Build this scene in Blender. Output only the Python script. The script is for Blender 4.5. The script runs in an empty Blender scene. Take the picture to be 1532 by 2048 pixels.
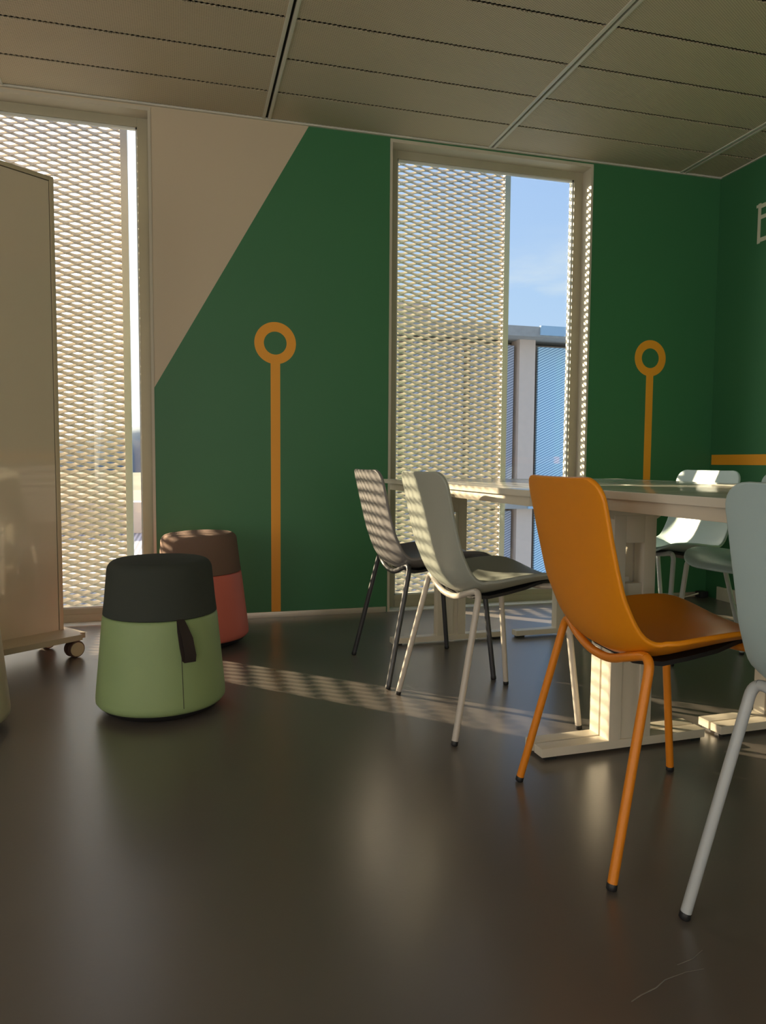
import bpy, bmesh, math, random
from mathutils import Vector, Matrix

# ------------------------------------------------------------------ camera, world, lights, exposure
SC = bpy.context.scene
COL = SC.collection
EYE = 0.85
YAW, PITCH, ROLL, FPX = 0.2680, -0.0681, 0.0068, 1460.1
WALL_Y, WALL_X, CEIL_Z = 3.963, 3.257, 2.630

def camera():
    cy, sy, cp, sp = math.cos(YAW), math.sin(YAW), math.cos(PITCH), math.sin(PITCH)
    f = Vector((sy * cp, cy * cp, sp)); r = Vector((cy, -sy, 0)); u = r.cross(f)
    cr, sr = math.cos(ROLL), math.sin(ROLL)
    r2 = r * cr + u * sr; u2 = -r * sr + u * cr
    cam = bpy.data.cameras.new('camera'); ob = bpy.data.objects.new('camera', cam); COL.objects.link(ob)
    m = Matrix((r2, u2, -f)).transposed().to_4x4(); m.translation = Vector((0, 0, EYE))
    ob.matrix_world = m
    cam.sensor_fit = 'HORIZONTAL'; cam.sensor_width = 36.0; cam.lens = FPX / 1532 * 36.0
    cam.clip_start = 0.05; cam.clip_end = 2000
    SC.camera = ob
camera()

SC.view_settings.view_transform = 'Standard'
SC.view_settings.look = 'None'
SC.view_settings.gamma = 1.0
SC.view_settings.use_curve_mapping = False
SC.view_settings.exposure = 0.0

SUN_EL = math.radians(15.0)
SUN_AZ = math.radians(137.0)            # horizontal direction towards the sun, measured from +X
TO_SUN = Vector((math.cos(SUN_AZ) * math.cos(SUN_EL), math.sin(SUN_AZ) * math.cos(SUN_EL), math.sin(SUN_EL)))

def world():
    w = bpy.data.worlds.new('sky'); SC.world = w; w.use_nodes = True
    nt = w.node_tree; nt.nodes.clear(); N = nt.nodes.new; L = nt.links.new
    out = N('ShaderNodeOutputWorld'); bg = N('ShaderNodeBackground'); tc = N('ShaderNodeTexCoord')
    sep = N('ShaderNodeSeparateXYZ'); L(tc.outputs['Generated'], sep.inputs[0])
    ramp = N('ShaderNodeValToRGB'); L(sep.outputs['Z'], ramp.inputs[0])
    e = ramp.color_ramp.elements
    e[0].position = 0.0; e[0].color = (0.66, 0.80, 0.98, 1)
    e[1].position = 0.6; e[1].color = (0.30, 0.50, 0.95, 1)
    m = e.new(0.2); m.color = (0.50, 0.70, 0.98, 1)
    # soft cloud bank low over the horizon
    no = N('ShaderNodeTexNoise'); no.inputs['Scale'].default_value = 5.0; no.inputs['Detail'].default_value = 6
    mp = N('ShaderNodeMapping'); mp.inputs['Scale'].default_value = (1, 1, 4)
    L(tc.outputs['Generated'], mp.inputs[0]); L(mp.outputs[0], no.inputs['Vector'])
    cr = N('ShaderNodeValToRGB'); cr.color_ramp.elements[0].position = 0.50; cr.color_ramp.elements[1].position = 0.72
    L(no.outputs[0], cr.inputs[0])
    band = N('ShaderNodeMapRange'); band.inputs['From Min'].default_value = 0.30; band.inputs['From Max'].default_value = 0.20
    L(sep.outputs['Z'], band.inputs['Value'])
    mul = N('ShaderNodeMath'); mul.operation = 'MULTIPLY'; L(cr.outputs[0], mul.inputs[0]); L(band.outputs[0], mul.inputs[1])
    mix = N('ShaderNodeMixRGB'); L(mul.outputs[0], mix.inputs[0]); L(ramp.outputs[0], mix.inputs[1]); mix.inputs[2].default_value = (0.86, 0.92, 0.93, 1)
    # glow of the low sun
    dot = N('ShaderNodeVectorMath'); dot.operation = 'DOT_PRODUCT'; dot.inputs[1].default_value = TO_SUN
    L(tc.outputs['Generated'], dot.inputs[0])
    mx = N('ShaderNodeMath'); mx.operation = 'MAXIMUM'; mx.inputs[1].default_value = 0.0; L(dot.outputs['Value'], mx.inputs[0])
    pw = N('ShaderNodeMath'); pw.operation = 'POWER'; pw.inputs[1].default_value = 6.0; L(mx.outputs[0], pw.inputs[0])
    gl = N('ShaderNodeMixRGB'); gl.blend_type = 'ADD'; gl.inputs[0].default_value = 1
    sc = N('ShaderNodeVectorMath'); sc.operation = 'SCALE'; sc.inputs[0].default_value = (7.0, 6.4, 5.2); L(pw.outputs[0], sc.inputs['Scale'])
    L(mix.outputs[0], gl.inputs[1]); L(sc.outputs[0], gl.inputs[2])
    L(gl.outputs[0], bg.inputs[0]); bg.inputs[1].default_value = 1.0; L(bg.outputs[0], out.inputs[0])
world()

def lamp(name, kind, energy, color, loc, direction, **kw):
    d = bpy.data.lights.new(name, kind); d.energy = energy; d.color = color
    for k, v in kw.items(): setattr(d, k, v)
    o = bpy.data.objects.new(name, d); COL.objects.link(o); o.location = loc
    o.rotation_euler = Vector(direction).to_track_quat('-Z', 'Y').to_euler()
    return o
lamp('sun', 'SUN', 34.0, (1.0, 0.78, 0.52), (-20, 20, 6), -TO_SUN, angle=math.radians(0.53))
# added fill lamps, tilted up, in presumed windows out of view behind the camera
BACK_WINDOWS = [(-3.0, -1.2), (-0.6, 1.2)]
LEFT_WINDOWS = [(-3.6, -2.0), (-1.0, 0.8)]
for i, (a, b) in enumerate(BACK_WINDOWS):
    lamp('fill_back', 'AREA', 34, (1.0, 0.94, 0.83), ((a + b) / 2, -4.45, 1.45), (0, 1, .75), shape='RECTANGLE', size=b - a - .1, size_y=2.2)
for i, (a, b) in enumerate(LEFT_WINDOWS):
    lamp('fill_left', 'AREA', 40, (1.0, 0.92, 0.78), (-4.45, (a + b) / 2, 1.45), (1, 0, .75), shape='RECTANGLE', size=b - a - .1, size_y=2.2)

# ------------------------------------------------------------------ materials
def nodes_of(name):
    m = bpy.data.materials.new(name); m.use_nodes = True
    nt = m.node_tree
    return m, nt, nt.nodes['Principled BSDF']

def mat(name, color, rough=0.5, metal=0.0, var=0.06, scale=9.0, bump=0.0, bscale=200.0, spec=0.5, coat=0.0, rvar=0.05):
    m, nt, p = nodes_of(name); N = nt.nodes.new; L = nt.links.new
    tc = N('ShaderNodeTexCoord'); no = N('ShaderNodeTexNoise')
    no.inputs['Scale'].default_value = scale; no.inputs['Detail'].default_value = 4
    L(tc.outputs['Object'], no.inputs['Vector'])
    mr = N('ShaderNodeMapRange'); mr.inputs['To Min'].default_value = 1 - var; mr.inputs['To Max'].default_value = 1 + var
    L(no.outputs[0], mr.inputs['Value'])
    vm = N('ShaderNodeVectorMath'); vm.operation = 'SCALE'; vm.inputs[0].default_value = color[:3]
    L(mr.outputs[0], vm.inputs['Scale']); L(vm.outputs[0], p.inputs['Base Color'])
    rr = N('ShaderNodeMapRange'); rr.inputs['To Min'].default_value = max(0, rough - rvar); rr.inputs['To Max'].default_value = rough + rvar
    L(no.outputs[0], rr.inputs['Value']); L(rr.outputs[0], p.inputs['Roughness'])
    p.inputs['Metallic'].default_value = metal
    p.inputs['Specular IOR Level'].default_value = spec
    p.inputs['Coat Weight'].default_value = coat
    if bump:
        n2 = N('ShaderNodeTexNoise'); n2.inputs['Scale'].default_value = bscale; n2.inputs['Detail'].default_value = 3
        L(tc.outputs['Object'], n2.inputs['Vector'])
        b = N('ShaderNodeBump'); b.inputs['Strength'].default_value = bump; b.inputs['Distance'].default_value = 0.002
        L(n2.outputs[0], b.inputs['Height']); L(b.outputs[0], p.inputs['Normal'])
    return m

M = {}
M['frame'] = mat('window_frame_paint', (0.36, 0.335, 0.24), 0.45)
M['reveal'] = mat('reveal_paint', (0.52, 0.48, 0.38), 0.5)
M['sill'] = mat('threshold_metal', (0.62, 0.64, 0.60), 0.35)
M['mesh'] = mat('expanded_metal_paint', (0.46, 0.425, 0.375), 0.6, scale=40, spec=0.3)
M['skirt'] = mat('skirting_aluminium', (0.62, 0.55, 0.45), 0.4, metal=0.6)
M['skirt_white'] = mat('skirting_white', (0.62, 0.60, 0.50), 0.5)
M['rail'] = mat('ceiling_rail_paint', (0.62, 0.60, 0.52), 0.4)
M['dark'] = mat('plenum_dark', (0.012, 0.011, 0.009), 0.9)
M['orange'] = mat('orange_polypropylene', (0.80, 0.28, 0.006), 0.42, bump=0.15, bscale=600, var=0.03)
M['orange_leg'] = mat('orange_powder_coat', (0.74, 0.235, 0.010), 0.38, bump=0.2, bscale=900, var=0.03)
M['grey_shell'] = mat('sage_grey_polypropylene', (0.32, 0.345, 0.30), 0.42, bump=0.1, bscale=600, var=0.03)
M['grey_leg'] = mat('silver_grey_powder_coat', (0.50, 0.46, 0.40), 0.35, var=0.03)
M['dark_shell'] = mat('anthracite_polypropylene', (0.17, 0.165, 0.165), 0.4, bump=0.1, bscale=600, var=0.03)
M['dark_leg'] = mat('anthracite_powder_coat', (0.035, 0.037, 0.042), 0.35, var=0.03)
M['pale_shell'] = mat('pale_blue_grey_polypropylene', (0.40, 0.52, 0.53), 0.42, bump=0.1, bscale=600, var=0.03)
M['pale_leg'] = mat('pale_grey_powder_coat', (0.46, 0.49, 0.50), 0.33, var=0.03)
M['black'] = mat('black_plastic', (0.015, 0.015, 0.016), 0.5)
M['table_paint'] = mat('cream_powder_coat', (0.68, 0.62, 0.50), 0.40, var=0.03)
M['table_top'] = mat('pale_laminate', (0.66, 0.66, 0.60), 0.16, var=0.02)
M['table_edge'] = mat('pale_edge_band', (0.66, 0.62, 0.52), 0.35, var=0.02)
M['felt_dark'] = mat('charcoal_green_felt', (0.050, 0.058, 0.050), 0.95, bump=0.5, bscale=900, spec=0.2)
M['felt_green'] = mat('lime_green_vinyl', (0.270, 0.370, 0.165), 0.55, bump=0.25, bscale=700, var=0.03)
M['felt_brown'] = mat('brown_felt', (0.18, 0.115, 0.085), 0.95, bump=0.5, bscale=900, spec=0.2)
M['felt_red'] = mat('brick_red_vinyl', (0.64, 0.15, 0.105), 0.5, bump=0.25, bscale=700, var=0.03)
M['felt_cream'] = mat('cream_vinyl', (0.62, 0.57, 0.40), 0.5, bump=0.25, bscale=700, var=0.03)
M['strap'] = mat('dark_leather', (0.02, 0.012, 0.010), 0.5)
M['board'] = mat('glossy_whiteboard', (0.64, 0.55, 0.41), 0.08, coat=1.0, spec=0.9, var=0.02, rvar=0.02)
M['board_frame'] = mat('board_frame_paint', (0.52, 0.44, 0.30), 0.4)
M['ink'] = mat('marker_ink', (0.01, 0.01, 0.01), 0.6)
M['tyre'] = mat('caster_tyre', (0.10, 0.05, 0.035), 0.5)
M['caster'] = mat('caster_cream', (0.55, 0.48, 0.30), 0.4)
M['green'] = mat('green_wall_paint', (0.036, 0.160, 0.066), 0.55, bump=0.08, bscale=350, var=0.02, scale=1.5)
M['beige'] = mat('beige_wall_paint', (0.50, 0.41, 0.28), 0.6, var=0.02)
M['orange_paint'] = mat('orange_wall_paint', (0.84, 0.36, 0.020), 0.55, var=0.02)
M['letter'] = mat('cream_wall_lettering', (0.60, 0.60, 0.46), 0.6)
M['facade'] = mat('neighbour_facade', (0.66, 0.52, 0.42), 0.7)
M['concrete'] = mat('parapet_concrete', (0.36, 0.34, 0.31), 0.8, var=0.2)
M['gravel'] = mat('roof_gravel', (0.20, 0.155, 0.13), 0.95, var=0.3, scale=3)
M['parapet'] = mat('pale_parapet', (0.55, 0.52, 0.45), 0.7)  # pale base colour of the parapet itself
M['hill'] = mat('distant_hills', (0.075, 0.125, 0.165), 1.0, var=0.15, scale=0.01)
M['field'] = mat('distant_fields', (0.07, 0.105, 0.075), 1.0, var=0.45, scale=0.02)
M['pane_blue'] = mat('blue_window_glass', (0.35, 0.50, 0.62), 0.15)

def floor_mat():
    m, nt, p = nodes_of('grey_linoleum'); N = nt.nodes.new; L = nt.links.new
    tc = N('ShaderNodeTexCoord')
    a = N('ShaderNodeTexNoise'); a.inputs['Scale'].default_value = 1.3; a.inputs['Detail'].default_value = 6; L(tc.outputs['Object'], a.inputs[0])
    b = N('ShaderNodeTexNoise'); b.inputs['Scale'].default_value = 120; b.inputs['Detail'].default_value = 2; L(tc.outputs['Object'], b.inputs[0])
    r = N('ShaderNodeValToRGB'); r.color_ramp.elements[0].color = (0.124, 0.108, 0.095, 1); r.color_ramp.elements[1].color = (0.148, 0.130, 0.115, 1)
    r.color_ramp.elements[0].position = 0.3; r.color_ramp.elements[1].position = 0.7
    L(a.outputs[0], r.inputs[0])
    # pale scuffs
    v = N('ShaderNodeTexNoise'); v.inputs['Scale'].default_value = 14; v.inputs['Detail'].default_value = 8; v.inputs['Roughness'].default_value = 0.75; L(tc.outputs['Object'], v.inputs[0])
    vr = N('ShaderNodeValToRGB'); vr.color_ramp.elements[0].position = 0.70; vr.color_ramp.elements[1].position = 0.80; L(v.outputs[0], vr.inputs[0])
    mx = N('ShaderNodeMixRGB'); mx.inputs[2].default_value = (0.19, 0.175, 0.15, 1)
    ml = N('ShaderNodeMath'); ml.operation = 'MULTIPLY'; ml.inputs[1].default_value = 0.5; L(vr.outputs[0], ml.inputs[0])
    L(ml.outputs[0], mx.inputs[0]); L(r.outputs[0], mx.inputs[1]); L(mx.outputs[0], p.inputs['Base Color'])
    rr = N('ShaderNodeMapRange'); rr.inputs['To Min'].default_value = 0.27; rr.inputs['To Max'].default_value = 0.37
    L(a.outputs[0], rr.inputs['Value']); L(rr.outputs[0], p.inputs['Roughness'])
    bp = N('ShaderNodeBump'); bp.inputs['Strength'].default_value = 0.12; bp.inputs['Distance'].default_value = 0.001
    L(b.outputs[0], bp.inputs['Height']); L(bp.outputs[0], p.inputs['Normal'])
    p.inputs['Specular IOR Level'].default_value = 0.6
    p.inputs['Coat Weight'].default_value = 0.4; p.inputs['Coat Roughness'].default_value = 0.26
    return m
M['floor'] = floor_mat()

def glass_mat():
    m = bpy.data.materials.new('window_glass'); m.use_nodes = True; nt = m.node_tree; nt.nodes.clear(); N = nt.nodes.new; L = nt.links.new
    out = N('ShaderNodeOutputMaterial'); t = N('ShaderNodeBsdfTransparent'); g = N('ShaderNodeBsdfGlossy'); mx = N('ShaderNodeMixShader')
    t.inputs[0].default_value = (0.97, 0.985, 0.98, 1); g.inputs['Roughness'].default_value = 0.02
    fr = N('ShaderNodeFresnel'); ge = N('ShaderNodeNewGeometry')      # same reflectance on both faces of the pane
    io = N('ShaderNodeMapRange'); io.inputs['To Min'].default_value = 1.35; io.inputs['To Max'].default_value = 1 / 1.35
    L(ge.outputs['Backfacing'], io.inputs['Value']); L(io.outputs[0], fr.inputs['IOR'])
    L(fr.outputs[0], mx.inputs[0]); L(t.outputs[0], mx.inputs[1]); L(g.outputs[0], mx.inputs[2]); L(mx.outputs[0], out.inputs[0])
    return m
M['glass'] = glass_mat()

def hatch_mat(name, c1, c2, ang, scale):
    """fine slanted expanded-metal pattern seen from afar"""
    m, nt, p = nodes_of(name); N = nt.nodes.new; L = nt.links.new
    tc = N('ShaderNodeTexCoord'); mp = N('ShaderNodeMapping'); mp.inputs['Rotation'].default_value = (0, ang, 0)
    L(tc.outputs['Object'], mp.inputs[0])
    w = N('ShaderNodeTexWave'); w.bands_direction = 'Z'; w.inputs['Scale'].default_value = scale; w.inputs['Distortion'].default_value = 0.0
    L(mp.outputs[0], w.inputs[0])
    r = N('ShaderNodeValToRGB'); r.color_ramp.elements[0].position = 0.35; r.color_ramp.elements[1].position = 0.65
    r.color_ramp.elements[0].color = (*c1, 1); r.color_ramp.elements[1].color = (*c2, 1)
    L(w.outputs[0], r.inputs[0]); L(r.outputs[0], p.inputs['Base Color']); p.inputs['Roughness'].default_value = 0.5
    return m
M['shutter'] = hatch_mat('neighbour_mesh_shutter', (0.20, 0.21, 0.25), (0.48, 0.48, 0.54), 0.45, 6.5)
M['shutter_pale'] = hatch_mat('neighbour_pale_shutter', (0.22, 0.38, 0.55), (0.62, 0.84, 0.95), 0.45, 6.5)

def ceiling_mat():
    m, nt, p = nodes_of('perforated_ceiling_metal'); N = nt.nodes.new; L = nt.links.new
    tc = N('ShaderNodeTexCoord'); sep = N('ShaderNodeSeparateXYZ'); L(tc.outputs['Object'], sep.inputs[0])
    def sine(sock, k):
        a = N('ShaderNodeMath'); a.operation = 'MULTIPLY'; a.inputs[1].default_value = k; L(sock, a.inputs[0])
        s = N('ShaderNodeMath'); s.operation = 'SINE'; L(a.outputs[0], s.inputs[0]); return s.outputs[0]
    sx = sine(sep.outputs['X'], 2 * math.pi / 0.018); sy = sine(sep.outputs['Y'], 2 * math.pi / 0.010)
    mu = N('ShaderNodeMath'); mu.operation = 'MULTIPLY'; L(sx, mu.inputs[0]); L(sy, mu.inputs[1])
    r = N('ShaderNodeMapRange'); r.inputs['From Min'].default_value = 0.1; r.inputs['From Max'].default_value = 0.5; r.inputs['To Min'].default_value = 0.0; r.inputs['To Max'].default_value = 0.55
    L(mu.outputs[0], r.inputs['Value'])
    mx = N('ShaderNodeMixRGB'); mx.inputs[1].default_value = (0.55, 0.475, 0.345, 1); mx.inputs[2].default_value = (0.12, 0.105, 0.075, 1)
    L(r.outputs[0], mx.inputs[0]); L(mx.outputs[0], p.inputs['Base Color']); p.inputs['Roughness'].default_value = 0.55
    bp = N('ShaderNodeBump'); bp.inputs['Strength'].default_value = 0.35; bp.inputs['Distance'].default_value = 0.002
    L(mu.outputs[0], bp.inputs['Height']); L(bp.outputs[0], p.inputs['Normal'])
    return m
M['ceil'] = ceiling_mat()

def math_chain(nt):
    N = nt.nodes.new; L = nt.links.new
    def op(kind, a, b=None, c=None):
        n = N('ShaderNodeMath'); n.operation = kind
        for i, v in enumerate((a, b, c)):
            if v is None: continue
            if isinstance(v, (int, float)): n.inputs[i].default_value = v
            else: L(v, n.inputs[i])
        return n.outputs[0]
    return op

def mural_mat():
    """window wall: green paint, beige slanted field, two orange 'pin' shapes; the wall object sits at the world origin"""
    m, nt, p = nodes_of('painted_wall_mural'); N = nt.nodes.new; L = nt.links.new
    tc = N('ShaderNodeTexCoord'); sep = N('ShaderNodeSeparateXYZ'); L(tc.outputs['Object'], sep.inputs[0])
    x, z = sep.outputs['X'], sep.outputs['Z']; op = math_chain(nt)
    # beige where left of the slanted line through (0.665,2.621) and (-0.124,1.243), x > -1
    k = (0.665 + 0.124) / (2.621 - 1.243)
    line = op('MULTIPLY_ADD', z, k, -0.124 - k * 1.243)
    beige = op('LESS_THAN', x, line)
    orange = None
    for cx, cz, R1, R0, hw in ((0.4855, 1.4805, 0.1108, 0.0605, 0.0255), (2.7925, 1.5015, 0.1100, 0.0600, 0.0255)):
        dx = op('SUBTRACT', x, cx); dz = op('SUBTRACT', z, cz)
        d = op('SQRT', op('ADD', op('MULTIPLY', dx, dx), op('MULTIPLY', dz, dz)))
        ring = op('MULTIPLY', op('LESS_THAN', d, R1), op('GREATER_THAN', d, R0))
        bar = op('MULTIPLY', op('LESS_THAN', op('ABSOLUTE', dx), hw), op('LESS_THAN', z, cz - (R1 + R0) / 2))
        o = op('MAXIMUM', ring, bar); orange = o if orange is None else op('MAXIMUM', orange, o)
    no = N('ShaderNodeTexNoise'); no.inputs['Scale'].default_value = 1.7; L(tc.outputs['Object'], no.inputs[0])
    g = N('ShaderNodeValToRGB'); g.color_ramp.elements[0].color = (0.036, 0.165, 0.066, 1); g.color_ramp.elements[1].color = (0.040, 0.178, 0.072, 1); L(no.outputs[0], g.inputs[0])
    m1 = N('ShaderNodeMixRGB'); L(beige, m1.inputs[0]); L(g.outputs[0], m1.inputs[1]); m1.inputs[2].default_value = (0.56, 0.47, 0.34, 1)
    m2 = N('ShaderNodeMixRGB'); L(orange, m2.inputs[0]); L(m1.outputs[0], m2.inputs[1]); m2.inputs[2].default_value = (0.86, 0.36, 0.020, 1)
    L(m2.outputs[0], p.inputs['Base Color']); p.inputs['Roughness'].default_value = 0.5
    n2 = N('ShaderNodeTexNoise'); n2.inputs['Scale'].default_value = 350; L(tc.outputs['Object'], n2.inputs[0])
    b = N('ShaderNodeBump'); b.inputs['Strength'].default_value = 0.06; b.inputs['Distance'].default_value = 0.001; L(n2.outputs[0], b.inputs['Height']); L(b.outputs[0], p.inputs['Normal'])
    return m
M['mural'] = mural_mat()

# ------------------------------------------------------------------ mesh helpers
def box(bm, lo, hi, bevel=0.0):
    vs = [bm.verts.new((x, y, z)) for x in (lo[0], hi[0]) for y in (lo[1], hi[1]) for z in (lo[2], hi[2])]
    idx = [(0, 1, 3, 2), (4, 6, 7, 5), (0, 4, 5, 1), (2, 3, 7, 6), (0, 2, 6, 4), (1, 5, 7, 3)]
    fs = [bm.faces.new([vs[i] for i in f]) for f in idx]
    if bevel > 0:
        es = list({e for f in fs for e in f.edges})
        bmesh.ops.bevel(bm, geom=es, offset=bevel, segments=2, profile=0.7, affect='EDGES')

def lathe(bm, prof, seg=48, c=(0, 0, 0), axis='Z'):
    rings = []
    for r, h in prof:
        ring = []
        for k in range(seg):
            a = 2 * math.pi * k / seg
            if axis == 'Z': co = (c[0] + r * math.cos(a), c[1] + r * math.sin(a), c[2] + h)
            elif axis == 'X': co = (c[0] + h, c[1] + r * math.cos(a), c[2] + r * math.sin(a))
            else: co = (c[0] + r * math.sin(a), c[1] + h, c[2] + r * math.cos(a))
            ring.append(bm.verts.new(co))
        rings.append(ring)
    for A, B in zip(rings, rings[1:]):
        for k in range(seg): bm.faces.new((A[k], A[(k + 1) % seg], B[(k + 1) % seg], B[k]))
    bm.faces.new(rings[0][::-1]); bm.faces.new(rings[-1])

def fillet(pts, r, n=7):
    out = [Vector(pts[0])]
    for i in range(1, len(pts) - 1):
        p0, p, p1 = Vector(pts[i - 1]), Vector(pts[i]), Vector(pts[i + 1])
        a = (p0 - p); b = (p1 - p); t = min(r, a.length * .48, b.length * .48)
        A = p + a.normalized() * t; B = p + b.normalized() * t
        for k in range(n + 1):
            s = k / n; out.append(A * (1 - s) ** 2 + p * 2 * s * (1 - s) + B * s * s)
    out.append(Vector(pts[-1])); return out

def tube(bm, pts, r, seg=14, caps=True):
    pts = [Vector(p) for p in pts]; rings = []; up = None
    for i, p in enumerate(pts):
        t = (pts[min(i + 1, len(pts) - 1)] - pts[max(i - 1, 0)]).normalized()
        if up is None: up = Vector((0, 0, 1)) if abs(t.z) < .9 else Vector((1, 0, 0))
        s = t.cross(up).normalized(); up = s.cross(t).normalized()
        rr = r[i] if isinstance(r, (list, tuple)) else r
        rings.append([bm.verts.new(p + s * rr * math.cos(2 * math.pi * k / seg) + up * rr * math.sin(2 * math.pi * k / seg)) for k in range(seg)])
    for A, B in zip(rings, rings[1:]):
        for k in range(seg): bm.faces.new((A[k], A[(k + 1) % seg], B[(k + 1) % seg], B[k]))
    if caps: bm.faces.new(rings[0][::-1]); bm.faces.new(rings[-1])

def obj(name, bm, material, parent=None, smooth=False, angle=35):
    bmesh.ops.recalc_face_normals(bm, faces=bm.faces)
    me = bpy.data.meshes.new(name); bm.to_mesh(me); bm.free()
    for mm in (material if isinstance(material, (list, tuple)) else [material]): me.materials.append(mm)
    if smooth:
        for f in me.polygons: f.use_smooth = True
        try: me.set_sharp_from_angle(angle=math.radians(angle))
        except Exception: pass
    o = bpy.data.objects.new(name, me); COL.objects.link(o)
    if parent is not None: o.parent = parent
    return o

def boxes(name, lst, material, parent=None, bevel=0.0):
    bm = bmesh.new()
    for lo, hi in lst: box(bm, lo, hi, bevel)
    return obj(name, bm, material, parent, smooth=bevel > 0, angle=30)

def tag(o, label=None, cat=None, group=None, kind=None):
    if label: o['label'] = label
    if cat: o['category'] = cat
    if group: o['group'] = group
    if kind: o['kind'] = kind
    return o

def empty(name, loc, rz=0.0):
    o = bpy.data.objects.new(name, None); COL.objects.link(o); o.location = loc; o.rotation_euler = (0, 0, rz)
    o.empty_display_size = 0.1
    return o

def pieces(name, lst, material, parent=None, bevel=0.0):
    return [boxes(name, [b], material, parent, bevel) for b in lst]

def structure(o, label=None): return tag(o, label, 'room', None, 'structure')

def copy_tree(o, parent=None):
    c = o.copy(); COL.objects.link(c); c.parent = parent
    for ch in list(o.children): copy_tree(ch, c)
    return c

# ------------------------------------------------------------------ room shell
XL, YB = -4.4, -4.4
W1 = (-1.385, -0.135)       # window openings along the window wall
W2 = (1.115, 2.365)
W_TOP = 2.614
EXT_Y = 4.14                # outer face of the window wall

fl = boxes('floor', [((XL - .1, YB - .1, -0.12), (WALL_X + .12, EXT_Y, 0.0))], M['floor'])
structure(fl, 'dark grey linoleum floor with satin sheen and sun patches')

for pts in ([(.676, .956), (.700, .965), (.733, .9726), (.759, .985), (.803, .9915), (.8395, .9906)], [(.8025, 1.0105), (.8374, 1.017), (.870, 1.032)]):
    bm = bmesh.new(); pv = None
    for i, (x, y) in enumerate(pts):
        w = .0016 * (1 - .8 * abs(i / (len(pts) - 1) - .3))
        c = (bm.verts.new((x, y - w, .0004)), bm.verts.new((x, y + w, .0004)), bm.verts.new((x, y, .0007)))
        if pv:
            for k in range(3): bm.faces.new((pv[k], pv[(k + 1) % 3], c[(k + 1) % 3], c[k]))
        else: bm.faces.new(c)
        pv = c
    bm.faces.new(pv[::-1])
    obj('scuff_mark', bm, mat('pale_scuff', (.22, .21, .19), .6, var=.3, scale=60), fl)

wb = bmesh.new()
for x0, x1 in ((XL - .1, W1[0]), (W1[1], W2[0]), (W2[1], WALL_X + .12)):
    box(wb, (x0, WALL_Y, 0.0), (x1, EXT_Y, 2.9))
for x0, x1 in (W1, W2):
    box(wb, (x0, WALL_Y, W_TOP), (x1, EXT_Y, 2.9))
wall = structure(obj('wall_back', wb, M['mural']), 'window wall painted green with a slanted beige field and orange pins')

rw = boxes('wall_right', [((WALL_X, YB - .1, 0), (WALL_X + .12, WALL_Y - 0.001, 2.9))], M['green'])
structure(rw, 'dark green side wall at the right with orange stripe and cream letter')
boxes('painted_stripe', [((WALL_X - .0015, 0.6, 0.848), (WALL_X + .001, 3.950, 0.911))], M['orange_paint'], rw)
# cream letter, only its left part inside the picture
lb = bmesh.new()
y0, z0, z1 = 3.636, 2.137, 2.365
def quad(ya, yb, za, zb, skew=0.0):
    f = [(WALL_X - .002, ya, za), (WALL_X - .002, yb, za + skew), (WALL_X - .002, yb, zb + skew), (WALL_X - .002, ya, zb)]
    vs = [lb.verts.new(p) for p in f]; vb = [lb.verts.new((WALL_X + .001, p[1], p[2])) for p in f]
    lb.faces.new(vs); lb.faces.new(vb[::-1])
    for i in range(4): lb.faces.new((vs[i], vs[(i + 1) % 4], vb[(i + 1) % 4], vb[i]))
quad(y0, y0 - .022, z0, z1)
quad(y0 + .014, y0, z1 - .020, z1 - .004)
quad(y0 - .022, y0 - .16, z1 - .030, z1 - .006)
quad(y0 - .022, y0 - .13, z1 - .092, z1 - .070)
quad(y0 - .022, y0 - .16, z0 + .006, z0 + .030)
obj('painted_letter', lb, M['letter'], rw)

# the two walls out of view, with their windows behind the camera
def wall_with_holes(name, axis, pos, lo, hi, holes, material):
    bm = bmesh.new(); edges = [lo] + [v for h in holes for v in h] + [hi]
    def seg(a, b, za, zb):
        if axis == 'Y': box(bm, (a, pos - .12, za), (b, pos, zb))
        else: box(bm, (pos - .12, a, za), (pos, b, zb))
    for a, b in zip(edges[0::2], edges[1::2]): seg(a, b, 0, 2.9)
    for a, b in holes: seg(a, b, 0, .3); seg(a, b, 2.58, 2.9)
    return structure(obj(name, bm, material))
wall_with_holes('wall_front', 'Y', YB, XL, WALL_X, BACK_WINDOWS, M['beige'])
wall_with_holes('wall_left', 'X', XL, YB, WALL_Y, LEFT_WINDOWS, M['beige'])

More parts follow.
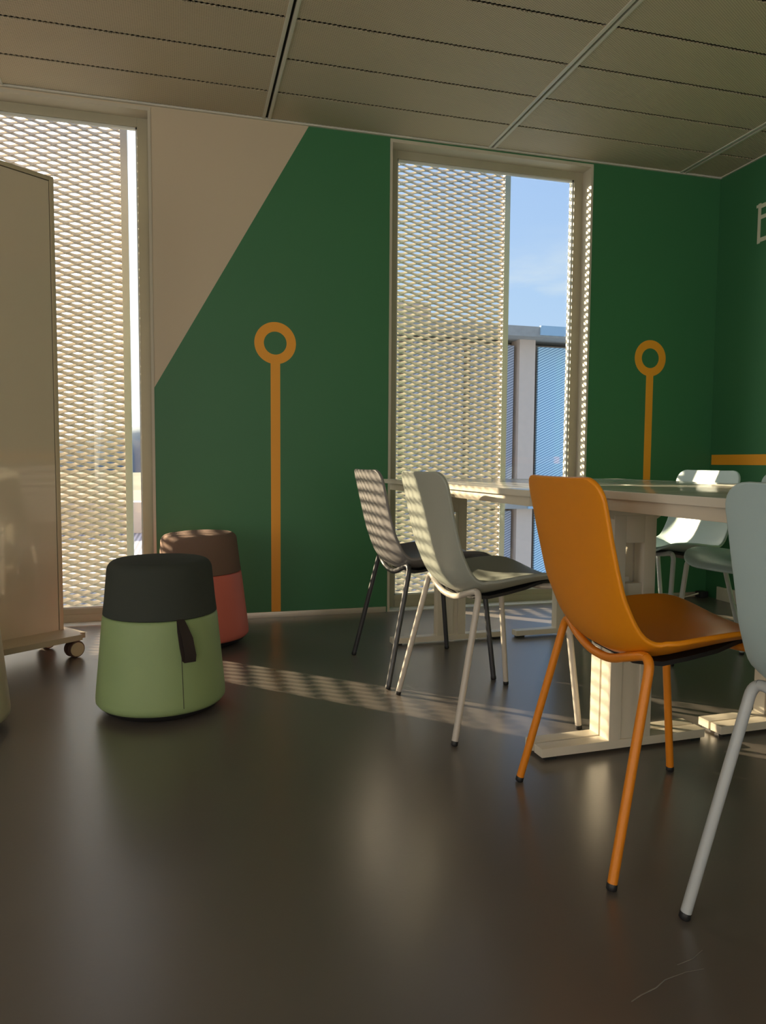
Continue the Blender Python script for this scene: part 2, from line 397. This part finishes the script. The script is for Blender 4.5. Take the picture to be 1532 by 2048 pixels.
# ceiling: dark plenum slab, perforated metal panels, rails
ce = boxes('ceiling', [((XL - .1, YB - .1, 2.72), (WALL_X + .12, EXT_Y, 2.90))], M['dark'])
structure(ce, 'suspended ceiling of perforated metal panels between slim rails')
RX = [0.4416 + 1.2648 * k for k in range(-3, 3)]
cols = [XL] + RX + [WALL_X - 0.012]
ys = [WALL_Y - 0.014] + [3.6659 - 0.3046 * k for k in range(0, 13)]
def panel_mesh(x0, x1, ya, yb, tooth=0.0055):
    bm = bmesh.new(); n = max(2, int((x1 - x0) / 0.021)) ; top = []; bot = []
    for i in range(n * 2 + 1):
        x = x0 + (x1 - x0) * i / (2 * n); t = tooth if i % 2 else 0.0
        top.append((x, yb - t)); bot.append((x, ya + t))
    for zz, flip in ((CEIL_Z, 0), (CEIL_Z + .005, 1)):
        for i in range(len(top) - 1):
            q = [bm.verts.new((bot[i][0], bot[i][1], zz)), bm.verts.new((bot[i + 1][0], bot[i + 1][1], zz)),
                 bm.verts.new((top[i + 1][0], top[i + 1][1], zz)), bm.verts.new((top[i][0], top[i][1], zz))]
            bm.faces.new(q)
    bmesh.ops.remove_doubles(bm, verts=bm.verts, dist=1e-6)
    es = [e for e in bm.edges if e.is_boundary]
    lo = {(round(v.co.x, 5), round(v.co.y, 5)): v for v in bm.verts if v.co.z < CEIL_Z + .0025}
    hi = {(round(v.co.x, 5), round(v.co.y, 5)): v for v in bm.verts if v.co.z > CEIL_Z + .0025}
    for e in es:
        a, b = e.verts
        if a.co.z < CEIL_Z + .0025 and b.co.z < CEIL_Z + .0025:
            k1 = (round(a.co.x, 5), round(a.co.y, 5)); k2 = (round(b.co.x, 5), round(b.co.y, 5))
            if k1 in hi and k2 in hi: bm.faces.new((a, b, hi[k2], hi[k1]))
    return bm
for c0, c1 in zip(cols, cols[1:]):
    for yb, ya in zip(ys, ys[1:]):
        obj('ceiling_panel', panel_mesh(c0 + .022, c1 - (.022 if c1 < 3 else 0.0), ya + .0045, yb - .0045), M['ceil'], ce)
boxes('rear_panels', [((XL, YB, CEIL_Z), (WALL_X - .012, ys[-1] - .004, CEIL_Z + .02))], M['ceil'], ce)
for x in RX:
    bm = bmesh.new()
    for s in (-1, 1):
        box(bm, (x + s * .0145 - .0080, ys[-1], CEIL_Z - .005), (x + s * .0145 + .0080, WALL_Y - .002, CEIL_Z + .03), .0015)
    bm2 = bmesh.new(); box(bm2, (x - .0068, ys[-1], CEIL_Z + .010), (x + .0068, WALL_Y - .002, CEIL_Z + .03)); obj('rail_groove', bm2, M['dark'], ce)
    obj('ceiling_rail', bm, M['rail'], ce, smooth=True, angle=30)
boxes('edge_trim', [((XL, WALL_Y - .014, CEIL_Z - .008), (WALL_X, WALL_Y - .0005, CEIL_Z + .004)),
                    ((WALL_X - .012, ys[-1], CEIL_Z - .006), (WALL_X - .0005, WALL_Y - .014, CEIL_Z + .004))], M['rail'], ce)

# windows -----------------------------------------------------------
FY = 4.055   # room-side face of the frame
def expanded_sheet(x0, x1, z0, z1, y, lwd=0.112, swd=0.0412):
    """expanded metal: zigzag strands joined at bonds, each strand a tilted bar with thickness"""
    bm = bmesh.new(); sub = 6; half = lwd / 2
    nrow = int((z1 - z0) / (swd / 2)); ncol = int(math.ceil((x1 - x0) / half))
    for j in range(nrow + 1):
        zc = z0 + j * swd / 2
        prev = None
        for i in range(ncol * sub + 1):
            x = x0 + half * i / sub
            if x > x1: x = x1
            t = (x - x0) / half
            ph = (t + (j % 2)) % 2.0
            tri = 1 - abs(ph - 1) * 2                        # -1..1
            sm = math.sin(tri * math.pi / 2) * .35 + tri * .65
            zz = zc + sm * swd * 0.190
            wz = 0.0104 + 0.0015 * (abs(sm) ** 3); wy = 0.0070
            c = []
            for (a, b) in ((-1, -1), (-1, 1), (1, 1), (1, -1)):
                # section: a runs along the strand width, b across its thickness
                c.append(bm.verts.new((x, y + a * wy + b * .0007, zz + a * wz * 0.95 - b * .0010)))
            if prev:
                for k in range(4): bm.faces.new((prev[k], prev[(k + 1) % 4], c[(k + 1) % 4], c[k]))
            else: bm.faces.new(c)
            prev = c
            if x >= x1: break
        bm.faces.new(prev[::-1])
    return bm

def window(n, X, gap_from):
    x0, x1 = X
    w = empty('window_%d' % n, (0, 0, 0)); structure(w, ('left window with mesh screen and a narrow strip of sky' if n == 1 else 'right window with mesh screen and an open strip onto sky and a neighbour'))
    # lining standing slightly proud of the wall
    boxes('window_lining', [((x0, WALL_Y - .004, 0), (x0 + .014, FY, W_TOP - .018)), ((x1 - .014, WALL_Y - .004, 0), (x1, FY, W_TOP - .018)),
                            ((x0, WALL_Y - .004, W_TOP - .018), (x1, FY, W_TOP))], M['reveal'], w)
    boxes('threshold', [((x0 + .014, WALL_Y - .002, -.002), (x1 - .014, FY, .006))], M['sill'], w)
    f = boxes('window_frame', [((x0 + .002, FY, 0.0), (x0 + .070, FY + .048, W_TOP + .01)), ((x1 - .070, FY, 0.0), (x1 - .002, FY + .048, W_TOP + .01)),
                               ((x0 + .070, FY, W_TOP - .062), (x1 - .070, FY + .048, W_TOP + .01)), ((x0 + .070, FY, 0.0), (x1 - .070, FY + .048, 0.075)),
                               ((x0 + .070, FY - .006, 0.006), (x1 - .070, FY, 0.046))], M['frame'], w, bevel=.002)
    boxes('glazing_bead', [((x0 + .070, FY + .012, 0.075), (x0 + .078, FY + .03, W_TOP - .062)), ((x1 - .078, FY + .012, 0.075), (x1 - .070, FY + .03, W_TOP - .062)),
                           ((x0 + .070, FY + .012, W_TOP - .072), (x1 - .070, FY + .03, W_TOP - .062)), ((x0 + .070, FY + .012, 0.075), (x1 - .070, FY + .03, 0.083))], M['sill'], w)
    boxes('pane', [((x0 + .074, FY + .034, 0.079), (x1 - .074, FY + .040, W_TOP - .062))], M['glass'], w)
    boxes('outer_reveal', [((x0, FY + .048, -.02), (x0 + .03, EXT_Y + .01, W_TOP + .05)), ((x1 - .05, FY + .048, -.02), (x1, EXT_Y + .01, W_TOP + .05)),
                           ((x0 + .03, FY + .048, W_TOP + .02), (x1 - .05, EXT_Y + .01, W_TOP + .05)), ((x0 + .03, FY + .048, -.02), (x1 - .05, EXT_Y + .06, 0.02))], M['reveal'], w)
    return w
window(1, W1, -.26)
window(2, W2, 1.97)

def screen(x0, x1, label, group):
    y = 4.65
    s = empty('mesh_screen', ((x0 + x1) / 2, y, -0.10)); cx = (x0 + x1) / 2
    tag(s, label, 'mesh screen', group)
    bm = expanded_sheet(x0 + .03 - cx, x1 - .03 - cx, 0.06, 3.14, 0)
    obj('expanded_mesh', bm, M['mesh'], s)
    boxes('screen_frame', [((x0 - cx, -.02, 0.0), (x0 + .040 - cx, .02, 3.20)), ((x1 - .040 - cx, -.02, 0.0), (x1 - cx, .02, 3.20)),
                           ((x0 + .040 - cx, -.02, 0.0), (x1 - .040 - cx, .02, 0.06)), ((x0 + .040 - cx, -.02, 3.14), (x1 - .040 - cx, .02, 3.20))], M['mesh'], s, bevel=.003)
    return s
screen(-1.90, -0.290, 'expanded metal sun screen outside the left window behind the whiteboard', None)
screen(.74, 2.145, 'expanded metal sun screen outside the right window, neighbour building behind it', None)
# track on which the screens slide

# skirtings
def skirt(name, x0, x1):
    return structure(boxes(name, [((x0, WALL_Y - .010, 0), (x1, WALL_Y - .0005, .031))], M['skirt'], bevel=.001), 'low metal skirting strip under the green wall')
skirt('baseboard_back', W1[1] + .002, W2[0] - .008)
skirt('baseboard_back_right', W2[1] + .004, WALL_X - .03)
structure(boxes('baseboard_right', [((WALL_X - .014, YB, 0), (WALL_X - .0005, 3.845, .082))], M['skirt_white'], bevel=.002), 'white skirting board along the right wall')

# cable and small pipe in the corner
cb = bmesh.new()
tube(cb, fillet([(2.86, 3.925, .012), (3.02, 3.90, .012), (3.10, 3.93, .010), (3.17, 3.915, .03)], .05), .005)
cab = tag(obj('power_cable', cb, M['skirt_white'], smooth=True), 'thin pale cable lying on the floor in the green corner', 'cable')
pb = bmesh.new(); box(pb, (3.165, 3.895, .002), (3.225, 3.945, .042), .006)
tag(obj('cable_outlet', pb, M['black'], smooth=True), 'small dark cable outlet in the green corner by the skirting', 'outlet')

# ------------------------------------------------------------------ chairs
def interp(tab, t):
    for (a, va), (b, vb) in zip(tab, tab[1:]):
        if t <= b:
            s = (t - a) / (b - a) if b > a else 0
            s = max(0, min(1, s))
            return tuple(x * (1 - s) + y * s for x, y in zip(va, vb)) if isinstance(va, tuple) else va * (1 - s) + vb * s
    return tab[-1][1]

PROF = [(0.272, 0.446), (0.250, 0.462), (0.20, 0.470), (0.14, 0.468), (0.07, 0.455), (0.00, 0.441), (-0.06, 0.431), (-0.108, 0.435),
        (-0.143, 0.455), (-0.168, 0.491), (-0.185, 0.545), (-0.198, 0.605), (-0.211, 0.675), (-0.226, 0.750), (-0.243, 0.822)]
def catmull(P, n):
    out = []
    for i in range(len(P) - 1):
        p0 = P[max(i - 1, 0)]; p1 = P[i]; p2 = P[i + 1]; p3 = P[min(i + 2, len(P) - 1)]
        for k in range(n):
            t = k / n
            out.append(tuple(0.5 * ((2 * b) + (-a + c) * t + (2 * a - 5 * b + 4 * c - d) * t * t + (-a + 3 * b - 3 * c + d) * t ** 3) for a, b, c, d in zip(p0, p1, p2, p3)))
    out.append(P[-1]); return out

def shell_mesh():
    C = catmull(PROF, 5); S = [0.0]
    for a, b in zip(C, C[1:]): S.append(S[-1] + math.hypot(b[0] - a[0], b[1] - a[1]))
    T = S[-1]
    # resample with denser rows near both ends
    def at(s):
        for i in range(len(S) - 1):
            if s <= S[i + 1] + 1e-9:
                t = (s - S[i]) / (S[i + 1] - S[i]); a, b = C[i], C[i + 1]
                tg = Vector((b[0] - a[0], 0, b[1] - a[1])).normalized()
                return Vector((a[0] + (b[0] - a[0]) * t, 0, a[1] + (b[1] - a[1]) * t)), tg
        return Vector((C[-1][0], 0, C[-1][1])), Vector((C[-1][0] - C[-2][0], 0, C[-1][1] - C[-2][1])).normalized()
    rf, rb = 0.115, 0.052
    rows = [rf * (1 - math.cos(math.pi / 2 * k / 7)) for k in range(8)]
    mid = 34; a0, b0 = rows[-1], T - rb
    rows += [a0 + (b0 - a0) * k / mid for k in range(1, mid)]
    rows += [T - rb * (1 - math.sin(math.pi / 2 * k / 6)) for k in range(7)]
    W = [(0, .205), (.12, .213), (.24, .213), (.34, .208), (.42, .200), (.52, .195), (.62, .192), (T, .193)]
    LIFT = [(0, .008), (.08, .030), (.20, .048), (.30, .058), (.38, .062), (.46, .046), (.56, .026), (.68, .018), (T, .016)]
    bm = bmesh.new(); nc = 16; grid = []
    for s in rows:
        p, tg = at(s); nrm = Vector((tg.z, 0, -tg.x))            # towards the sitter
        if nrm.z < 0 and s < T * .5: nrm = -nrm
        if s >= T * .5 and nrm.x < 0: nrm = -nrm
        w = interp(W, s); lift = interp(LIFT, s)
        if s < rf: w = w - rf + math.sqrt(max(0, rf * rf - (rf - s) ** 2))
        if s > T - rb:
            d = T - s; w = w - rb + math.sqrt(max(0, rb * rb - (rb - d) ** 2))
        row = []
        for k in range(nc + 1):
            v = -1 + 2 * k / nc; v = math.sin(v * math.pi / 2) * .35 + v * .65
            y = v * w; q = abs(y / .21)
            row.append(bm.verts.new(p + Vector((0, y, 0)) + nrm * lift * q ** 2.6))
        grid.append(row)
    for A, B in zip(grid, grid[1:]):
        for k in range(nc): bm.faces.new((A[k], A[k + 1], B[k + 1], B[k]))
    bmesh.ops.remove_doubles(bm, verts=bm.verts, dist=1e-6)
    # give it thickness by hand: offset downwards/backwards
    bm.normal_update()
    bm.faces.ensure_lookup_table()
    flip = bm.faces[len(bm.faces) // 4].normal.z < 0
    if flip: bmesh.ops.reverse_faces(bm, faces=bm.faces)
    bm.normal_update()
    th = 0.0115
    vs = list(bm.verts); fs = list(bm.faces)
    low = {v: bm.verts.new(v.co - v.normal * th) for v in vs}
    bnd = [e for e in bm.edges if e.is_boundary and e.verts[0] in low and e.verts[1] in low]
    for f in fs: bm.faces.new([low[v] for v in reversed(f.verts)])
    for e in bnd:
        a, b = e.verts; bm.faces.new((a, b, low[b], low[a]))
    bmesh.ops.recalc_face_normals(bm, faces=bm.faces)
    rim = [e for e in bm.edges if e.is_manifold and e.calc_face_angle(0) > 1.0]
    bmesh.ops.bevel(bm, geom=rim, offset=0.0045, segments=3, profile=0.6, affect='EDGES')
    return bm

LR = 0.0102
def leg_frame(bm, s):
    """s=+1 front legs, -1 rear legs; legs and their cross tube in one bent tube"""
    xt, yt = s * 0.2175, (0.246 if s > 0 else 0.253)
    xb = 0.170 if s > 0 else -0.118; yb, zb = (0.222 if s > 0 else 0.203), (0.466 if s > 0 else 0.460)
    zm = 0.440 if s > 0 else 0.411; xm = xb - (0.02 if s > 0 else 0.012)
    pts = [(xt, yt, .012), (xb, yb, zb), (xm, 0.13, zm + (.006 if s > 0 else .026)), (xm, 0.05, zm), (xm, -0.05, zm), (xm, -0.13, zm + (.006 if s > 0 else .026)), (xb, -yb, zb), (xt, -yt, .012)]
    return pts

def make_chair(name, shell_m, leg_m, label):
    r = empty(name, (0, 0, 0)); tag(r, label, 'chair')
    sh = obj('seat_shell', shell_mesh(), shell_m, r, smooth=True, angle=60)
    for s in (1, -1):
        pts = leg_frame(None, s)
        # cross tube
        bm = bmesh.new()
        full = fillet(pts, 0.042, 8)
        # split the bent tube at mid height of the bends: legs are parts of their own
        n = len(full); cut = 6
        tube(bm, full[cut:n - cut], LR)
        cr = obj('cross_tube', bm, leg_m, r, smooth=True, angle=50)
        for side in (0, 1):
            bm = bmesh.new(); seg = full[:cut + 1] if side == 0 else full[n - cut - 1:]
            tube(bm, seg, LR)
            lg = obj('leg', bm, leg_m, r, smooth=True, angle=50)
            tip = Vector(seg[0] if side == 0 else seg[-1]); d = (Vector(seg[1] if side == 0 else seg[-2]) - tip).normalized()
            fb = bmesh.new(); tube(fb, [tip - d * .0115, tip - d * .009, tip + d * .001, tip + d * .003], [.0085, .0108, .0108, .0100], 14)
            obj('foot_cap', fb, M['black'], lg, smooth=True, angle=50)
    bm = bmesh.new()
    # black carrier plate under the seat
    prof = [(-.095, .421), (-.06, .417), (0.0, .426), (.07, .440), (.14, .452), (.19, .455)]
    rows = []
    for x, z in prof:
        w = .150 if x < .1 else .125
        rows.append([bm.verts.new((x, y, zz)) for y, zz in ((-w, z + .012), (-w, z + .002), (-w * .6, z - .010), (w * .6, z - .010), (w, z + .002), (w, z + .012))])
    for A, B in zip(rows, rows[1:]):
        for k in range(6): bm.faces.new((A[k], A[(k + 1) % 6], B[(k + 1) % 6], B[k]))
    bm.faces.new(rows[0][::-1]); bm.faces.new(rows[-1])
    obj('under_seat_plate', bm, M['black'], r, smooth=True, angle=40)
    return r

def place(ch, origin, deg):
    ch.location = (origin[0], origin[1], 0); ch.rotation_euler = (0, 0, math.radians(deg)); return ch
def origin_from_rear(mid, deg, d=.2175):
    a = math.radians(deg); return (mid[0] + math.cos(a) * d, mid[1] + math.sin(a) * d)

place(make_chair('chair', M['orange'], M['orange_leg'], 'orange shell chair with orange tube legs pulled up to a desk'), origin_from_rear((0.840, 1.4835), -5.0), -5.0)
place(make_chair('chair', M['grey_shell'], M['grey_leg'], 'sage grey shell chair with silver legs between the orange and dark chairs'), origin_from_rear((0.7675, 2.2625), 3.0), 3.0)
place(make_chair('chair', M['dark_shell'], M['dark_leg'], 'dark grey shell chair with black legs, its back striped by sunlight'), origin_from_rear((0.729, 2.84), 1.5), 1.5)
pale = make_chair('chair', M['pale_shell'], M['pale_leg'], 'pale blue grey chair seen from behind, standing on the near side of the orange chair')
place(pale, (1.164, .912), 12)
def copy_chair(src, label, origin, deg):
    c = copy_tree(src); c['label'] = label; return place(c, origin, deg)
copy_chair(pale, 'pale chair facing the desks from the green corner, a patch of sun on its backrest', (2.208, 2.953), 186)
copy_chair(pale, 'pale chair beside the sunlit one, only its rounded seat front and two legs showing', (2.238, 2.395), 190)

# ------------------------------------------------------------------ tables
def table(origin, deg, L, W, ztop, far, label, foot_c):
    """origin = left corner at the seam; u runs away from the seam"""
    r = empty('table', (origin[0], origin[1], 0), math.radians(deg)); tag(r, label, 'table', None)
    s = 1 if far else -1
    def B(a0, a1, b0, b1, z0, z1): return ((a0, min(s * b0, s * b1), z0), (a1, max(s * b0, s * b1), z1))
    boxes('tabletop', [B(0, W, 0.001, L, ztop - .0185, ztop)], M['table_top'], r, bevel=.0015)
    pieces('edge_band', [B(-.0012, 0, .001, L, ztop - .0185, ztop - .001), B(W, W + .0012, .001, L, ztop - .0185, ztop - .001)], M['table_edge'], r)
    boxes('side_rail', [B(.012, .052, .03, L - .05, ztop - .0475, ztop - .0185)], M['table_paint'], r, bevel=.002)
    boxes('side_rail', [B(W - .052, W - .012, .03, L - .05, ztop - .0475, ztop - .0185)], M['table_paint'], r, bevel=.002)
    for a0 in (.088, W - .128):
        boxes('frame_beam', [B(a0, a0 + .040, .05, L - .09, ztop - .053, ztop - .0185)], M['table_paint'], r, bevel=.002)
    for b in (0.004, L - .085 + .02):
        w = .046
        c = W / 2 + foot_c
        ft = boxes('foot', [B(c - .283, c + .283, b, b + w, .009, .035)], M['table_paint'], r, bevel=.003)
        pieces('foot_pad', [B(c - .27, c - .235, b + .004, b + w - .004, 0, .010), B(c + .235, c + .27, b + .004, b + w - .004, 0, .010)], M['black'], ft)
        cl = boxes('column', [B(c - .062, c - .022, b, b + w, .034, .70), B(c + .042, c + .082, b, b + w, .034, .70),
                              B(c - .022, c + .042, b + .006, b + w - .006, .034, .50), B(c - .022, c + .042, b, b + w, .62, .70)], M['table_paint'], r, bevel=.0015)
        boxes('height_cover', [B(c - .020, c + .018, b - .002, b + .010, .045, .515)], M['table_paint'], cl, bevel=.001)
        bm = bmesh.new(); z0 = ztop - .065
        pts = [(c - .20, ztop - .0185), (c + .22, ztop - .0185), (c + .20, ztop - .03), (c + .085, .69), (c - .065, .69), (c - .18, ztop - .03)]
        A = [bm.verts.new((x, s * (b + .002), z)) for x, z in pts]; C = [bm.verts.new((x, s * (b + w - .002), z)) for x, z in pts]
        bm.faces.new(A); bm.faces.new(C[::-1])
        for i in range(6): bm.faces.new((A[i], A[(i + 1) % 6], C[(i + 1) % 6], C[i]))
        obj('bracket', bm, M['table_paint'], r)
    return r
SX, SY, TH = 0.952, 1.888, 2.2
c_, s_ = math.cos(math.radians(TH)), math.sin(math.radians(TH))
TW = 0.620
def shift(a, b): return (SX + a * c_ - b * s_, SY + a * s_ + b * c_)
table(shift(0, 0), TH, 1.375, TW, 0.773, True, 'cream desk by the window that the dark grey chair and the sage grey chair face', 0)
table(shift(0, 0), TH, 1.40, TW, 0.787, False, 'cream desk that the orange chair is pulled up to', 0)
table(shift(TW + .008, 0), TH, 1.36, TW, 0.774, True, 'cream desk in front of the sunlit pale chair, behind the desk by the window', 0)
table(shift(TW + .008, 0), TH, 1.40, TW, 0.789, False, 'cream desk behind the orange chair\'s desk, its double foot showing under the pale seat', 0)

# ------------------------------------------------------------------ stools
def stool(loc, body_m, top_m, label, strap_deg=None, seam_deg=None, lean=(0, 0)):
    r = empty('stool', loc); r.rotation_euler = (lean[0], lean[1], 0); tag(r, label, 'stool')
    def R(z): return 0.2165 - (z - .04) * 0.093
    zs = .333; zt = .522
    bm = bmesh.new()
    pr = [(.150, 0.0), (.172, .004), (.192, .016), (.200, .032)]
    lathe(bm, [(.10, 0.0)] + pr, 56); obj('rocker_base', bm, M['black'], r, smooth=True, angle=40)
    bm = bmesh.new()
    pr = [(.190, .026), (.207, .030), (.2145, .040), (R(.055), .055)] + [(R(z), z) for z in (.10, .16, .22, .28, zs - .012)] + [(R(zs) - .001, zs - .004), (R(zs) - .006, zs)]
    lathe(bm, pr, 72); bd = obj('body', bm, body_m, r, smooth=True, angle=50)
    bm = bmesh.new()
    pr = [(R(zs) - .006, zs), (R(zs) - .001, zs + .003), (R(zs) - .002, zs + .012)] + [(R(z) - .002, z) for z in (.38, .42, .46)]
    rt = R(.48) - .002
    for k in range(8):
        a = math.pi / 2 * k / 7; pr.append((rt - .034 + .034 * math.cos(a), .480 + .036 * math.sin(a)))
    pr += [(.10, .521), (.05, .523), (.01, .5235)]
    lathe(bm, pr, 72); obj('seat_cushion', bm, top_m, r, smooth=True, angle=50)
    if seam_deg is not None:
        a = math.radians(seam_deg); bm = bmesh.new(); d = Vector((math.cos(a), math.sin(a), 0))
        tube(bm, [d * (R(z) + .0002) + Vector((0, 0, z)) for z in (.05, .12, .20, .28, zs - .008)], .0011, 6)
        obj('seam', bm, M['strap'], bd)
    if strap_deg is not None:
        a = math.radians(strap_deg); d = Vector((math.cos(a), math.sin(a), 0)); t = Vector((-d.y, d.x, 0))
        bm = bmesh.new()
        path = [(R(zs) + .001, .338), (R(.30) + .006, .300), (R(.25) + .012, .25), (R(.21) + .017, .208), (R(.20) + .024, .203), (R(.22) + .026, .225), (R(.27) + .020, .28), (R(.31) + .010, .315), (R(.335) + .003, .336)]
        sk = [0, .002, .008, .014, .018, .020, .014, .006, .001]; wd = [.012, .015, .018, .019, .019, .019, .018, .015, .012]
        rows = []
        for (rr, z), k, w in zip(path, sk, wd):
            rows.append([bm.verts.new(d * (rr + o) + t * (k + v) + Vector((0, 0, z))) for o, v in ((0, -w), (0, w), (.0022, w), (.0022, -w))])
        for A, B in zip(rows, rows[1:]):
            for k in range(4): bm.faces.new((A[k], A[(k + 1) % 4], B[(k + 1) % 4], B[k]))
        bm.faces.new(rows[0]); bm.faces.new(rows[-1][::-1])
        obj('carry_strap', bm, M['strap'], r, smooth=True, angle=60)
    return r
stool((-0.078, 2.600, 0), M['felt_green'], M['felt_dark'], 'lime green stool with dark felt cushion and black carry strap', strap_deg=-70, seam_deg=-70)
stool((0.083, 3.500, 0.0), M['felt_red'], M['felt_brown'], 'brick red stool with brown felt cushion behind the green stool', lean=(0, math.radians(-1.5)))
stool((-0.757, 2.514, 0), M['felt_cream'], M['felt_cream'], 'cream stool of which only a sliver of its side shows, below the whiteboard')

# ------------------------------------------------------------------ whiteboard on castors
def whiteboard():
    # right edge of the panel at P, the panel runs away to the left and towards the camera
    P = Vector((-0.522, 3.452, 0)); a = Vector((-.794, -.607, 0)).normalized()
    L = 0.95; cen = P + a * (L / 2)
    r = empty('whiteboard', cen, math.atan2(-a.y, -a.x)); tag(r, 'tall glossy whiteboard on castors standing in front of the left window', 'whiteboard')
    h = L / 2; z0, z1 = .104, 2.045; th = .014
    boxes('panel', [((-h + .0215, -th + .002, z0), (h - .0215, th - .002, z1 - .0215))], M['board'], r)
    boxes('panel_core', [((-h + .010, -th + .006, z0), (h - .010, th - .006, z1 - .010))], M['dark'], r)
    boxes('panel_frame', [((h - .018, -th, z0), (h, th, z1)), ((-h, -th, z0), (-h + .018, th, z1)), ((-h + .018, -th, z1 - .018), (h - .018, th, z1))], M['board_frame'], r, bevel=.0015)
    bm = bmesh.new(); box(bm, (-h - .03, -.165, .080), (h + .030, .165, .104))
    ed = [e for e in bm.edges if abs(e.verts[0].co.z - e.verts[1].co.z) > .01]
    bmesh.ops.bevel(bm, geom=ed, offset=.03, segments=5, affect='EDGES')
    obj('base_plate', bm, M['board_frame'], r, smooth=True, angle=30)
    # marker stroke
    bm = bmesh.new(); tube(bm, [(.205, -th + .0015, 1.765), (.222, -th + .0015, 1.735), (.235, -th + .0015, 1.695), (.242, -th + .0015, 1.66)], .0012, 6)
    obj('marker_stroke', bm, M['ink'], r)
    for x in (-h + .01, h - .012):
        for y in (-.118, .118):
            bm = bmesh.new(); tube(bm, [(x, y, .082), (x, y, .055)], .008, 10)
            cs = obj('caster', bm, M['caster'], r, smooth=True)
            for s in (-1, 1):
                bm = bmesh.new(); lathe(bm, [(.024, -.008), (.035, -.007), (.0375, 0), (.035, .007), (.024, .008)], 32, (x, y + s * .016, .0375), 'Y')
                wh = obj('wheel', bm, M['tyre'], cs, smooth=True, angle=50)
                bm = bmesh.new(); lathe(bm, [(.010, -.002), (.030, -.002), (.030, .002), (.010, .0022)], 32, (x, y + s * .0245, .0375), 'Y')
                obj('hub_cap', bm, M['caster'], wh, smooth=True, angle=50)
    return r
whiteboard()

# ------------------------------------------------------------------ outside
g = boxes('ground', [((-600, 30, -9.2), (700, 900, -9.0))], M['field']); tag(g, 'green fields far below the building', 'ground', None, 'structure')
hb = bmesh.new(); random.seed(4); prev = None
for i in range(121):
    x = -700 + i * 12.5
    h = 10 + 9 * math.sin(i * .11 + 1.0) + 6 * math.sin(i * .27) + 3 * math.sin(i * .61) + 14 * math.exp(-((x + 60) / 220) ** 2)
    c = [hb.verts.new((x, 640, -10)), hb.verts.new((x, 700, h * .7)), hb.verts.new((x, 790, h)), hb.verts.new((x, 900, -10))]
    if prev:
        for k in range(3): hb.faces.new((prev[k], prev[k + 1], c[k + 1], c[k]))
    prev = c
tag(obj('hills', hb, M['hill'], smooth=True), 'blue hazy ridge of hills on the horizon', 'hills', None, 'structure')
rf = empty('flat_roof', (-3, 20, 0)); tag(rf, 'gravel flat roof with a pale parapet seen through the left window', 'roof')
boxes('gravel_bed', [((-9, 2, -.5), (5.5, 12, -.38))], M['gravel'], rf)
boxes('parapet', [((-9, 1.2, -1.2), (5.5, 2.0, -.30))], M['parapet'], rf)
boxes('roof_edge_screen', [((-9, -8, -6), (5.5, 1.15, -1.15))], M['shutter'], rf)

nb = empty('neighbour_building', (5.8, 14.0, -4.0)); tag(nb, 'neighbouring building with mesh shutters and flat roof seen through the right window', 'building')
ox, oy, oz = 5.8, 14.0, -4.0
def nbx(name, lst, m, par=nb): return boxes(name, [((a[0] - ox, a[1] - oy, a[2] - oz), (b[0] - ox, b[1] - oy, b[2] - oz)) for a, b in lst], m, par)
nbx('facade_wall', [((2.6, 14.6, -4), (13, 20, 3.4))], M['facade'])
nbx('roof_slab', [((2.4, 13.7, 3.42), (13, 20, 3.62))], M['concrete'])
nbx('floor_slab', [((2.6, 13.9, -.10), (13, 20, .12))], M['concrete'])
nbx('roof_plant_room', [((3.2, 15, 3.62), (5.15, 18, 4.25))], M['facade'])
nbx('slab_fascia', [((7.05, 13.66, 3.45), (7.65, 13.72, 3.64))], M['pane_blue'])
nbx('slab_fascia', [((6.95, 13.86, -.10), (7.8, 13.92, .14))], M['pane_blue'])
for x0, x1, mm in ((2.9, 4.2, 'shutter'), (4.35, 5.6, 'shutter'), (5.75, 6.72, 'shutter'), (7.28, 8.6, 'shutter_pale'), (9.0, 10.4, 'shutter')):
    for z0, z1 in ((.16, 3.30), (-3.7, -.16)):
        nbx('mesh_shutter', [((x0, 14.2, z0), (x1, 14.26, z1))], M[mm])
for x in (6.80,):
    nbx('column', [((x, 14.1, -4), (x + .36, 14.5, 3.42))], M['facade'])
